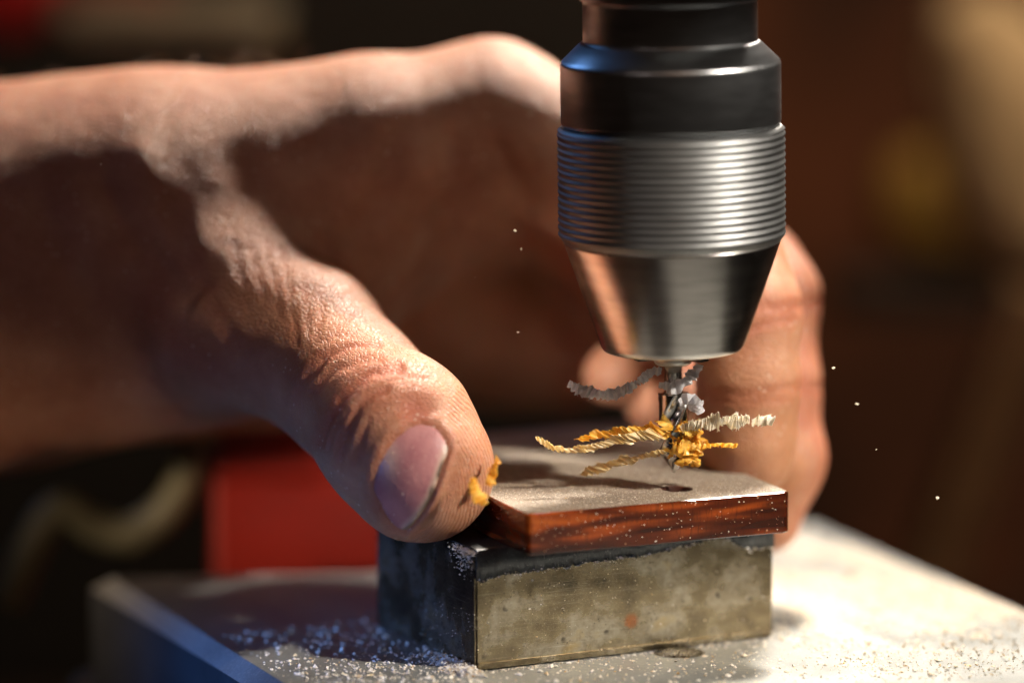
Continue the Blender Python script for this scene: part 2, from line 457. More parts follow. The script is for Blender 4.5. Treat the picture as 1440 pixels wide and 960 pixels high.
_oct = np.array([(1, 0, 0), (-1, 0, 0), (0, 1, 0), (0, -1, 0), (0, 0, 1), (0, 0, -1)], float)
_octf = [(0, 2, 4), (2, 1, 4), (1, 3, 4), (3, 0, 4), (2, 0, 5), (1, 2, 5), (3, 1, 5), (0, 3, 5)]
def add_grain(V, Fc, p, s):
    n = len(V)
    q = _oct * (s * np.array([random.uniform(.5, 1.5), random.uniform(.5, 1.5), random.uniform(.35, 1.)])) + np.array([[random.gauss(0, .2 * s) for _ in range(3)] for _ in range(6)])
    a = random.uniform(0, 6.3); ca, sa = math.cos(a), math.sin(a)
    for x, y, z in q: V.append((p[0] + x * ca - y * sa, p[1] + x * sa + y * ca, p[2] + z))
    Fc += [(n + a_, n + b_, n + c_) for a_, b_, c_ in _octf]
block()

# ------------------------------------------------------------------ amber plastic plate with a drilled hole
PFL = ATZ(741, 723, ZT); PFR = ATZ(1112, 691, ZT)
PX = (PFR - PFL) / np.linalg.norm(PFR - PFL); PY = np.array([-PX[1], PX[0], 0]); PWID = np.linalg.norm(PFR - PFL); PLEN = 64.0; PTH = 6.4
def plate():
    hole_c = np.array([0, 0.0]); hr = 2.25
    skew = .10
    def cor(u, v): return PFL + u * PX + (v) * PY
    def outline(ins):
        pts = []; r = 1.1
        for (u, v, su, sv) in ((0, 0, 1, 1), (PWID, 0, -1, 1), (PWID, PLEN, -1, -1), (0, PLEN, 1, -1)):
            cu, cv = u + su * (ins + r), v + sv * (ins + r)
            a0 = {(1, 1): math.pi, (-1, 1): 1.5 * math.pi, (-1, -1): 0, (1, -1): .5 * math.pi}[(su, sv)]
            for k in range(6):
                a = a0 + k / 5 * math.pi / 2
                p = cor(cu + r * math.cos(a), cv + r * math.sin(a)); pts.append((p[0], p[1]))
        return pts
    def circ(r): return [(hole_c[0] + r * math.cos(a), hole_c[1] + r * math.sin(a)) for a in np.linspace(0, 2 * math.pi, 49)[:-1]]
    root = thing('plastic_plate', 'amber brown plastic plate with dusty top and one drilled hole', 'plastic plate', (PFL + PFR) / 2 - np.array([0, 0, PTH]))
    rings_o = [(outline(.22), ZT), (outline(.05), ZT - .08), (outline(0), ZT - .25), (outline(0), ZT - PTH + .2), (outline(.15), ZT - PTH)]
    rings_h = [(circ(hr + .2), ZT), (circ(hr), ZT - .2), (circ(hr), ZT - PTH)]
    bm = bmesh.new()
    def mk(ring, z): return [bm.verts.new((x, y, z)) for x, y in ring]
    O = [mk(*r) for r in rings_o]; H = [mk(*r) for r in rings_h]
    for L, flip in ((O, False), (H, True)):
        for a, b in zip(L, L[1:]):
            for i in range(len(a)):
                j = (i + 1) % len(a); q = (a[i], b[i], b[j], a[j]); bm.faces.new(q if not flip else q[::-1])
    top_edges = [bm.edges.get((l[i], l[(i + 1) % len(l)])) for l in (O[0], H[0]) for i in range(len(l))]
    r = bmesh.ops.triangle_fill(bm, use_beauty=True, edges=top_edges)
    top = {g for g in r['geom'] if isinstance(g, bmesh.types.BMFace)}
    bot_edges = [bm.edges.get((l[i], l[(i + 1) % len(l)])) for l in (O[-1], H[-1]) for i in range(len(l))]
    bmesh.ops.triangle_fill(bm, use_beauty=True, edges=bot_edges)
    bmesh.ops.recalc_face_normals(bm, faces=bm.faces[:])
    bm.verts.index_update()
    v = np.array([list(x.co) for x in bm.verts]); ff = [[q.index for q in x.verts] for x in bm.faces]
    fm = [1 if x in top else (2 if max(math.hypot(q.co.x, q.co.y) for q in x.verts) < hr + .3 else 0) for x in bm.faces]; bm.free()
    obj('sheet', v, ff, None, root, mats=[AMBER, FACE, plain('shaded_hole_wall', (.07, .017, .006), .7, 0, .4, .8)], fmat=fm)  # hole wall has a darker colour that imitates the shade inside
    gv, gf = [], []
    for _ in range(5200):
        p = cor(random.uniform(.3, PWID - .3), random.uniform(.3, 46)); 
        if math.hypot(p[0], p[1]) < hr + .15: continue
        add_grain(gv, gf, p + np.array([0, 0, .03]), random.choice((.05, .06, .08, .10)))
    for _ in range(150):
        add_grain(gv, gf, cor(random.uniform(.5, PWID - .5), -.02) - np.array([0, 0, random.uniform(.4, 6)]), random.choice((.05, .07, .12)))
    tag(obj('dust', gv, gf, GRAIN, root), kind='stuff')
plate()

# ------------------------------------------------------------------ drill chuck and drill bit
AX = 948.0
def zpx(y): return AT(AX, y, 0)[2]
S = .11
TILT = math.radians(.84)
PIV = np.array([AT(948, 662, 0)[0], 0, zpx(662)])
def lean(v):
    v = np.asarray(v, float) - PIV
    x = v[:, 0] * math.cos(TILT) - v[:, 2] * math.sin(TILT); z = v[:, 0] * math.sin(TILT) + v[:, 2] * math.cos(TILT)
    return np.stack([x, v[:, 1], z], -1) + PIV
def chuck():
    root = thing('drill_chuck', 'blackened steel drill chuck with a grooved sleeve and turned nose cone', 'drill chuck', (PIV[0], 0, zpx(497)))
    ax = (PIV[0], 0.0)
    def L(name, prof, mat, rad=.35, parent=root, seg=128, flat=False):
        pr = rounded([(r * S, zpx(y)) for r, y in prof], rad)
        v, f = lathe(pr, seg, ax)
        o = obj(name, lean(v), f, mat, parent, smooth=True)
        return o
    L('spindle_sleeve', [(60, -620), (150, -620), (150, -60), (126, -56), (126, -2), (121, 0), (121, 56), (123, 62)], BLACK_STEEL, .5)
    L('collar', [(100, 57), (123.5, 57), (153, 86), (153, 172), (146, 176), (100, 177)], BLACK_STEEL, .55)
    pr = [(100, 174), (146, 174), (154, 177), (158, 181)]
    n = 15; p = (331 - 183) / n
    for k in range(n * 8):
        y = 183 + k * p / 8
        pr.append((157.9 + .85 * math.cos(2 * math.pi * (k / 8 - .5)), y))
    pr += [(156, 331), (151, 338), (100, 340)]
    L('knurled_sleeve', pr, KNURL, .05)
    L('nose_cone', [(90, 334), (152, 337), (101, 485), (97, 491), (60, 493), (40, 493)], CONE, .45)
    o = L('nose_ring', [(10, 489), (30, 489), (28, 500), (27, 508), (24, 512), (13.5, 513)], NOSE, .3)
    for k in range(3):
        a = math.radians(200 + 120 * k)
        def M(v, a=a):
            x, y = v[:, 0].copy(), v[:, 1].copy()
            v = v.copy(); v[:, 0] = PIV[0] + x * math.cos(a) - y * math.sin(a); v[:, 1] = x * math.sin(a) + y * math.cos(a); return lean(v)
        v, f = box_bevel((2.2, -1.1, zpx(503.5)), (6.2, 1.1, zpx(480)), .25, M)
        obj('jaw', v, f, JAW, root)
    root2 = thing('drill_bit', 'stubby steel twist drill clamped in the chuck, its point above the hole', 'drill bit', (PIV[0], 0, zpx(663)))
    v, f = lathe([(12.8 * S, zpx(490)), (12.8 * S, zpx(549)), (14 * S, zpx(551))], 40, ax)
    obj('shank', lean(v), f, DRILL, root2, smooth=True)
    # fluted body
    NS, NA = 60, 56; v = []; f = []
    R = 20.5 * S; z0, z1, ztip = zpx(552), zpx(636), zpx(664)
    zs = list(np.linspace(z0, z1, NS)) + list(np.linspace(z1, ztip, 12)[1:])
    for z in zs:
        k = 1.0 if z >= z1 else max(.04, (z - ztip) / (z1 - ztip))
        tw = (z - z0) * .32
        for a in np.linspace(0, 2 * math.pi, NA + 1)[:-1]:
            b = (a % math.pi) / math.pi
            w = 1.0 if b < .56 else (1 - .34 * math.sin((b - .56) / .44 * math.pi) ** .8)
            if b < .09: w = 1.04
            r = R * w * k
            v.append((PIV[0] + r * math.cos(a + tw), r * math.sin(a + tw), z))
    for i in range(len(zs) - 1):
        for k in range(NA):
            j = (k + 1) % NA; f.append((i * NA + k, (i + 1) * NA + k, (i + 1) * NA + j, i * NA + j))
    f.append(tuple(range(NA))); f.append(tuple((len(zs) - 1) * NA + k for k in reversed(range(NA))))
    obj('fluted_body', lean(v), f, DRILL, root2, smooth=True)
    # ground cutting lip
    P = [AT(946, 664, -2.2), AT(966, 648, -2.0), AT(970, 640, -1.2), AT(957, 642, -2.3), AT(949, 652, -2.5)]
    q = [p + np.array([0, 1.4, 0]) for p in P]; n = len(P)
    obj('cutting_lip', P + q, [tuple(range(n)), tuple(range(2 * n - 1, n - 1, -1))] + [(i, n + i, n + (i + 1) % n, (i + 1) % n) for i in range(n)], EDGE, root2)
chuck()

# ------------------------------------------------------------------ hand (implicit surface -> one continuous mesh)
def J(px, py, Y, r): return (AT(px, py, Y), r * PXMM(Y))
CH = {}
CH['palm'] = ([J(-420, 400, 56, 275), J(-60, 372, 49, 235), J(250, 300, 45, 195), J(520, 225, 45, 145), J(690, 182, 46, 118)], 9)
CH['heel'] = ([J(-420, 420, 54, 235), J(-30, 425, 54, 190), J(180, 445, 50, 160), J(330, 445, 33, 130)], 14)
CH['fill'] = ([J(-60, 400, 52, 215), J(150, 360, 50, 185), J(300, 380, 46, 150), J(420, 360, 52, 120)], 18)
CH['thumb'] = ([J(335, 442, 25, 132), J(432, 488, 17, 112), J(490, 545, 8, 101), J(556, 610, -3, 110), J(590, 658, -6, 106)], 6)
CH['web'] = ([J(330, 400, 42, 90), J(520, 330, 52, 80), J(650, 260, 54, 80)], 16)
CH['index'] = ([J(690, 178, 48, 116), J(760, 200, 42, 100), J(1020, 385, 27, 84), J(1046, 440, 22, 78), J(1052, 540, 19, 69), J(1050, 620, 19, 66), J(1052, 640, 19, 60)], 4)
CH['middle'] = ([J(640, 230, 72, 118), J(770, 215, 70, 100), J(1050, 395, 48, 84), J(1080, 420, 44, 70), J(1086, 540, 38, 66), J(1094, 645, 34, 64), J(1078, 728, 33, 48)], 3)
CH['ring'] = ([J(600, 290, 105, 115), J(740, 270, 112, 92), J(900, 380, 108, 75), J(930, 450, 82, 58), J(905, 500, 60, 50), J(862, 527, 46, 43)], 3)
CH['little'] = ([J(560, 350, 118, 100), J(720, 360, 128, 80), J(940, 450, 120, 58), J(975, 530, 88, 48), J(952, 566, 60, 42), J(918, 574, 48, 37)], 3)
CH['inner'] = ([J(200, 400, 100, 150), J(420, 420, 112, 135), J(580, 430, 118, 130), J(720, 470, 124, 105), J(790, 500, 124, 80)], 10)
CH['ulnar'] = ([J(-60, 420, 90, 210), J(300, 380, 100, 150), J(560, 330, 100, 110)], 10)
CH['basal'] = ([J(-200, 520, 60, 130), J(60, 500, 62, 120), J(250, 520, 66, 90), J(400, 545, 70, 60)], 10)
ORDER = ['palm', 'heel', 'fill', 'thumb', 'web', 'ulnar', 'inner', 'basal', 'index', 'middle', 'ring', 'little']
def seg_d(P, a, b, ra, rb):
    ab = b - a; L2 = ab @ ab
    q = P - a; t_ = np.clip((q @ ab) / L2, 0, 1)
    d = q - t_[..., None] * ab
    return np.sqrt(np.einsum('...i,...i->...', d, d)) - (ra + t_ * (rb - ra))
def smin(a, b, k):
    h = np.maximum(k - np.abs(a - b), 0) / k
    return np.minimum(a, b) - h * h * k * .25
def hand_sdf(P):
    r = None
    for nme in ORDER:
        ch, k = CH[nme]; d = None
        for (a, ra), (b, rb) in zip(ch, ch[1:]):
            s_ = seg_d(P, a, b, ra, rb); d = s_ if d is None else smin(d, s_, 2.5)
        r = d if r is None else smin(r, d, k)
    return r
def grad(P, e=.05):
    g = np.stack([hand_sdf(P + np.eye(3)[i] * e) - hand_sdf(P - np.eye(3)[i] * e) for i in range(3)], -1)
    return g / np.maximum(np.linalg.norm(g, axis=-1, keepdims=True), 1e-6)
def surface_nets(lo, hi, h):
    xs = [np.arange(lo[i], hi[i] + h, h) for i in range(3)]
    n = [len(x) for x in xs]; vals = np.empty(n, np.float32)
    for i0 in range(0, n[0], 16):
        G = np.stack(np.meshgrid(xs[0][i0:i0 + 16], xs[1], xs[2], indexing='ij'), -1)
        vals[i0:i0 + 16] = hand_sdf(G)
    s_ = vals < 0
    cs = [n[i] - 1 for i in range(3)]
    cnt = np.zeros(cs, np.int8); acc = np.zeros(cs + [3], np.float32)
    def sub(A, o): return A[o[0]:o[0] + cs[0], o[1]:o[1] + cs[1], o[2]:o[2] + cs[2]]
    for ax in range(3):
        for p in (0, 1):
            for q in (0, 1):
                o0 = [0, 0, 0]; oth = [i for i in range(3) if i != ax]; o0[oth[0]] = p; o0[oth[1]] = q
                o1 = list(o0); o1[ax] = 1
                a, b = sub(vals, o0), sub(vals, o1); m = (a < 0) != (b < 0)
                t_ = np.where(m, a / np.where(m, a - b, 1), 0)
                cnt += m
                acc[..., ax] += np.where(m, t_, 0)
                for w, oo in zip((p, q), oth):
                    if w: acc[..., oo] += m
    mk = cnt > 0; idx = -np.ones(cs, np.int64); idx[mk] = np.arange(mk.sum())
    ijk = np.argwhere(mk); V = np.array(lo) + h * (ijk + acc[mk] / cnt[mk][:, None])
    Q = []
    for ax in range(3):
        oth = [(ax + 1) % 3, (ax + 2) % 3]
        sl0 = [slice(1, c) for c in cs]; sl0[ax] = slice(0, cs[ax])
        a = s_[tuple(sl0)]; sl1 = list(sl0); sl1[ax] = slice(1, cs[ax] + 1); b = s_[tuple(sl1)]
        e = np.argwhere(a != b)
        if not len(e): continue
        base = e.copy()
        for k in range(3):
            if k != ax: base[:, k] += 1
        flip = a[tuple(e.T)]
        def cell(d0, d1):
            c = base.copy(); c[:, oth[0]] -= d0; c[:, oth[1]] -= d1
            return idx[tuple(c.T)]
        q = np.stack([cell(1, 1), cell(0, 1), cell(0, 0), cell(1, 0)], -1)
        q[~flip] = q[~flip][:, ::-1]
        Q.append(q)
    Q = np.concatenate(Q); Q = Q[(Q >= 0).all(1)]
    return V, Q
def subdiv(V, Q):
    E = np.stack([Q, np.roll(Q, -1, 1)], -1).reshape(-1, 2); Es = np.sort(E, 1)
    key = Es[:, 0] * len(V) + Es[:, 1]; u, inv = np.unique(key, return_inverse=True)
    em = (V[u // len(V)] + V[u % len(V)]) / 2; fc = V[Q].mean(1)
    ei = (len(V) + inv).reshape(-1, 4); ci = len(V) + len(u) + np.arange(len(Q))
    nV = np.concatenate([V, em, fc])
    nQ = np.concatenate([np.stack([Q[:, k], ei[:, k], ci, ei[:, (k + 3) % 4]], -1) for k in range(4)])
    return nV, nQ
def project(V, it=3):
    for _ in range(it):
        V = V - np.clip(hand_sdf(V), -.6, .6)[:, None] * grad(V)
    return V
def lift(pts):
    """photo points -> points on the undisplaced hand surface (sphere tracing)"""
    pts = np.asarray(pts, float)
    d = Fv + ((pts[:, 0] - 720) / F_PX)[:, None] * Rv + ((480 - pts[:, 1]) / F_PX)[:, None] * Uv
    d /= np.linalg.norm(d, axis=1)[:, None]; s_ = np.full(len(pts), D0 - 90.0)
    for _ in range(90): s_ = s_ + np.clip(hand_sdf(CAM + d * s_[:, None]), -2, 20) * .8
    return CAM + d * s_[:, None]
def poly_d(P2, line):
    line = np.asarray(line, float); r = np.full(len(P2), 1e9)
    for a, b in zip(line, line[1:]):
        ab = b - a; t_ = np.clip(((P2 - a) @ ab) / (ab @ ab), 0, 1); r = np.minimum(r, np.linalg.norm(P2 - a - t_[:, None] * ab, axis=1))
    return r
def inside(P2, poly):
    x, y = P2[:, 0], P2[:, 1]; c = np.zeros(len(P2), bool); n = len(poly)
    for i in range(n):
        x1, y1 = poly[i]; x2, y2 = poly[(i + 1) % n]
        if y1 == y2: continue
        c ^= ((y1 > y) != (y2 > y)) & (x < (x2 - x1) * (y - y1) / (y2 - y1) + x1)
    return c
NAIL_PTS = [(592, 597), (610, 601), (622, 614), (630, 631), (623, 652), (614, 678), (604, 703), (588, 727), (571, 744), (554, 737), (538, 713), (528, 692), (527, 676), (533, 654), (543, 632), (557, 612), (574, 600)]
FREE = [(630, 631), (623, 652), (614, 678), (604, 703), (588, 727), (571, 744)]
CREASES = [  # photo polyline, depth mm, half width mm
    ([(436, 530), (445, 516), (467, 499), (500, 490), (530, 487)], .55, .55),
    ([(443, 552), (455, 535), (480, 519), (507, 509), (536, 509)], .50, .5),
    ([(449, 620), (460, 597), (480, 563), (503, 540), (527, 527), (562, 519)], .95, .7),
    ([(480, 640), (490, 606), (507, 570), (526, 555), (545, 548)], .65, .65),
    ([(462, 632), (470, 606), (490, 578)], .40, .4),
    ([(500, 650), (508, 618), (520, 590)], .35, .5),
    ([(548, 538), (575, 530), (605, 533)], .30, .4),
    ([(420, 560), (432, 530), (452, 505)], .4, .6),
    ([(353, 350), (362, 385), (375, 420)], .30, .7), ([(372, 345), (384, 390), (397, 447)], .26, .6), ([(395, 352), (405, 400), (413, 450), (418, 480)], .26, .6),
    ([(425, 380), (432, 430), (436, 470)], .2, .5), ([(330, 345), (338, 380), (345, 400)], .3, .7), ([(450, 420), (452, 450), (447, 478)], .2, .5),
    ([(470, 470), (482, 452), (500, 440)], .18, .4), ([(450, 486), (470, 474), (500, 466)], .2, .4),
    ([(280, 380), (300, 430), (330, 480)], .3, 1.2), ([(210, 420), (250, 480), (300, 520)], .35, 1.6),
]
def hand():
    lo = np.array([-150., -26, -4]); hi = np.array([36., 142, 112])
    V, Q = surface_nets(lo, hi, 1.25)
    V = project(V, 2)
    V, Q = subdiv(V, Q); V = project(V, 2)
    # refine the sharp front of the thumb
    bm = bmesh.new()
    cen = V[Q].mean(1); p2 = PROJ(cen)
    near = (p2[:, 0] > 395) & (p2[:, 0] < 705) & (p2[:, 1] > 440) & (p2[:, 1] < 785) & (cen[:, 1] < 8)
    bv = [bm.verts.new(v) for v in V]; bf = []
    for q in Q:
        try: bf.append(bm.faces.new([bv[i] for i in q]))
        except ValueError: bf.append(None)
    for _ in range(1):
        sel = set()
        for fce, nr in zip(bf, near):
            if nr and fce is not None: sel.update(fce.edges)
        bmesh.ops.subdivide_edges(bm, edges=list(sel), cuts=1, use_grid_fill=True)
    bm.verts.index_update()
    V = np.array([list(v.co) for v in bm.verts]); Fc = [[v.index for v in f_.verts] for f_ in bm.faces]
    bm.free()
    V = project(V, 2); N = grad(V)
    # displacement: creases, nail bed, soft lumps, veins
    p2 = PROJ(V); fr = np.clip((N @ -Fv) * 3 + .4, 0, 1) * (V[:, 1] < 40)
    mm = PXMM(0); D = np.zeros(len(V)); red = np.zeros(len(V))
    near = (p2[:, 0] > 150) & (p2[:, 0] < 720) & (p2[:, 1] > 290) & (p2[:, 1] < 800) & (fr > 0)
    ix = np.where(near)[0]; q2 = p2[ix]
    wob = np.stack([vnoise(V[ix] * .4), vnoise(V[ix] * .4 + 31)], -1) * 4.0
    for line, dep, wid in CREASES:
        d = poly_d(q2 + wob, line) * mm
        g = np.exp(-(d / wid) ** 2)
        D[ix] += fr[ix] * (-.36 * dep * g + .13 * dep * np.exp(-((d - 1.9 * wid) / (1.1 * wid)) ** 2))
        red[ix] = np.maximum(red[ix], fr[ix] * .55 * np.exp(-(d / (wid * 1.8)) ** 2) * min(1, dep * 1.3))
    ins = inside(q2, NAIL_PTS); dn = poly_d(q2, NAIL_PTS + NAIL_PTS[:1]) * mm; sd = np.where(ins, -dn, dn)
    dfree = poly_d(q2, FREE) * mm; isfree = np.clip((2.0 - (dfree - dn)) / 2, 0, 1) * (dfree < dn + .05)
    base = 1 - isfree
    D[ix] += fr[ix] * np.where(sd < 0, -.55, 0) * np.clip(-sd / .4, 0, 1)
    D[ix] += fr[ix] * (-(.22 + .3 * isfree) * np.exp(-((sd - .12) / .28) ** 2))
    D[ix] += fr[ix] * (.30 * base * np.exp(-((sd - 1.35) / .95) ** 2) * (sd > 0))
    D[ix] += fr[ix] * (.25 * isfree * np.exp(-((sd - .9) / .7) ** 2) * (sd > 0))
    prox = np.exp(-(np.linalg.norm(q2 - np.array([585, 578]), axis=1) / 26) ** 2)
    D[ix] += fr[ix] * (-.75 * prox)
    D[ix] += fr[ix] * .55 * np.exp(-(np.linalg.norm((q2 - np.array([600, 552])) * np.array([.6, 1.3]), axis=1) / 22) ** 2)
    red[ix] = np.maximum(red[ix], fr[ix] * .7 * prox)  # deep red shadow of the fold above the nail, put into skin colour
    red[ix] = np.maximum(red[ix], fr[ix] * .35 * np.exp(-(np.maximum(sd, 0) / 1.0) ** 2))
    tip = np.exp(-(np.linalg.norm(q2 - np.array([520, 545]), axis=1) / 60) ** 2); red[ix] = np.maximum(red[ix], .22 * tip)
    D += .22 * fbm(V * .07, 2) + .05 * vnoise(V * .45)
    for line, dep, wid in [([(985, 452), (1050, 462), (1118, 448)], .35, .55), ([(990, 548), (1055, 556), (1116, 544)], .35, .5), ([(988, 560), (1050, 568), (1112, 558)], .22, .45), ([(1060, 430), (1100, 436), (1150, 425)], .4, .9), ([(1112, 545), (1140, 550), (1162, 540)], .3, .8)]:
        w2 = p2 + np.stack([vnoise(V * .5), vnoise(V * .5 + 9)], -1) * 4
        d = poly_d(w2, line) * mm; g = np.exp(-(d / wid) ** 2) * ((N @ -Fv) > -.1)
        D -= dep * g; red = np.maximum(red, .5 * np.exp(-(d / (2 * wid)) ** 2) * ((N @ -Fv) > -.1))
    # folds in the shaded palm side, web wrinkles and tendons
    pw = (V[:, 1] > 12)
    for line, dep, wid in [([(640, 200), (620, 300), (560, 480)], 1.6, 2.6), ([(705, 215), (735, 300), (745, 420)], .9, 2.2), ([(560, 200), (520, 300), (470, 350)], .8, 2.5),
                           ([(200, 230), (235, 290), (270, 340)], -.5, 3.2), ([(150, 260), (190, 340), (260, 420), (330, 520)], .8, 2.6), ([(240, 300), (290, 420), (360, 540)], .6, 2.2), ([(60, 300), (110, 400), (200, 500)], .8, 3.2), ([(330, 230), (350, 260)], .5, 3)]:
        w2 = p2 + np.stack([vnoise(V * .12), vnoise(V * .12 + 9)], -1) * 8
        d = poly_d(w2, line) * mm
        D -= pw * np.clip((N @ -Fv) * 3 + .4, 0, 1) * dep * np.exp(-(d / wid) ** 2)
    V = V + N * D[:, None]
    # attributes
    ridge = np.linalg.norm((p2 - np.array([560, 690])) * np.array([1.0, .9]), axis=1) * mm
    rmask = np.zeros(len(V)); rmask[ix] = fr[ix] * np.clip((q2[:, 0] - 607 - .35 * np.maximum(0, 620 - q2[:, 1]) + .6 * np.maximum(0, q2[:, 1] - 690)) / 14, 0, 1) * np.clip((sd - 1.0) / 1.0, 0, 1) * (q2[:, 1] > 545)
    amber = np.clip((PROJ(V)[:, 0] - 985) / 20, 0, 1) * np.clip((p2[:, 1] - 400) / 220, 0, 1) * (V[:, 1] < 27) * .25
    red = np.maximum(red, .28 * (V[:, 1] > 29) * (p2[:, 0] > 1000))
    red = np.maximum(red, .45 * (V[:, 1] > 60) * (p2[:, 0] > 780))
    root = thing('hand', 'bare hand gripping the amber plate with dusty thumb and curled fingers', 'hand', (-60, 20, 0))
    og = ORIGIN[root.name]
    me = bpy.data.meshes.new('skin')
    me.from_pydata(((V - og) * MM).tolist(), [], Fc)
    me.materials.append(SKIN); me.polygons.foreach_set('use_smooth', np.ones(len(me.polygons), bool))
    for nme, arr in (('red', red), ('ridge', ridge), ('ridge_mask', rmask), ('amber', amber)):
        at = me.attributes.new(nme, 'FLOAT', 'POINT'); at.data.foreach_set('value', arr.astype(np.float32))
    o = bpy.data.objects.new('skin', me); SC.collection.objects.link(o); o.parent = root; ORIGIN[o.name] = og
    # thumbnail: a smooth curved plate fitted to the thumb
    ol = np.array(NAIL_PTS, float); m_ = 96
    ol = catmull(np.vstack([ol, ol[:1]]), np.linspace(0, len(ol), m_ + 1)[:-1])
    cpt = ol.mean(0); K = 18
    ring = [cpt + (ol - cpt) * (k / K) for k in range(1, K + 1)]
    pts = np.vstack([cpt[None]] + ring); P3 = lift(pts)
    cc = P3[0]; U_ = Rv; W_ = Uv; Hn = -Fv
    a = (P3 - cc) @ U_; b = (P3 - cc) @ W_; hgt = (P3 - cc) @ Hn
    A = np.stack([np.ones_like(a), a, b, a * a, a * b, b * b], -1); sol = np.linalg.lstsq(A, hgt, rcond=None)[0]
    hf = A @ sol
    axis = np.array([.82, -.57])   # across the nail
    P3 = cc + a[:, None] * U_ + b[:, None] * W_ + (hf - .12)[:, None] * Hn
    f = [(0, 1 + (j + 1) % m_, 1 + j) for j in range(m_)]
    for k in range(K - 1):
        for j in range(m_):
            j2 = (j + 1) % m_; f.append((1 + k * m_ + j, 1 + k * m_ + j2, 1 + (k + 1) * m_ + j2, 1 + (k + 1) * m_ + j))
    o = obj('thumbnail', P3, f, NAIL, root, smooth=True)
    dfr = poly_d(pts, FREE) * mm
    fe = np.clip(1.25 - dfr / .95, 0, 1) * .75
    fe = np.maximum(fe, .45 * np.exp(-(np.linalg.norm((pts - np.array([548, 652])) * np.array([1.1, .45]), axis=1) / 14) ** 2))
    dirt = np.exp(-(np.maximum(dfr - .25, 0) / .22) ** 2) * np.clip(.8 * vnoise(np.stack([pts[:, 0] * .08, pts[:, 1] * .05, 0 * pts[:, 0]], -1)) + .75, 0, 1) + .8 * np.exp(-(np.linalg.norm(pts - np.array([608, 690]), axis=1) / 5) ** 2)
    for nme, arr in (('free_edge', fe), ('dirt', np.clip(dirt, 0, 1))):
        at = o.data.attributes.new(nme, 'FLOAT', 'POINT'); at.data.foreach_set('value', arr.astype(np.float32))
    md = o.modifiers.new('solid', 'SOLIDIFY'); md.thickness = .45 * MM; md.offset = -1
    # fine dust on the thumb
    gv, gf = [], []
    q = np.stack([RNG.normal(585, 55, 240), RNG.normal(640, 60, 240)], -1)
    L3 = lift(q); ok = np.abs(hand_sdf(L3)) < .3
    for p in L3[ok]: add_grain(gv, gf, p + np.array([0, -.25, .1]), random.choice((.03, .04, .05, .09)))
    tag(obj('skin_dust', gv, gf, GRAIN, root), kind='stuff')
    # sparse curled hairs on the back of the hand
    hv, hf_ = [], []
    for _ in range(46):
        px = random.uniform(-40, 440); py = np.interp(px, [0, 200, 440], [122, 104, 88])
        p0 = AT(px, py + random.uniform(4, 22), 54 + random.uniform(-8, 8)); ln = random.uniform(4, 9); dx = random.uniform(-5, 2)
        pp = [p0, p0 + np.array([dx * .4, random.gauss(0, 1), ln * .22]), p0 + np.array([dx, random.gauss(0, 2), ln * .38]), p0 + np.array([dx * 1.8, random.gauss(0, 2), ln * .34])]
        v_, f_ = tube(pp, [.06, .05, .04, .02], 4, 10); n = len(hv); hv += list(v_); hf_ += [tuple(n + i for i in q_) for q_ in f_]
    tag(obj('hair', hv, hf_, HAIR, root), kind='stuff')
hand()

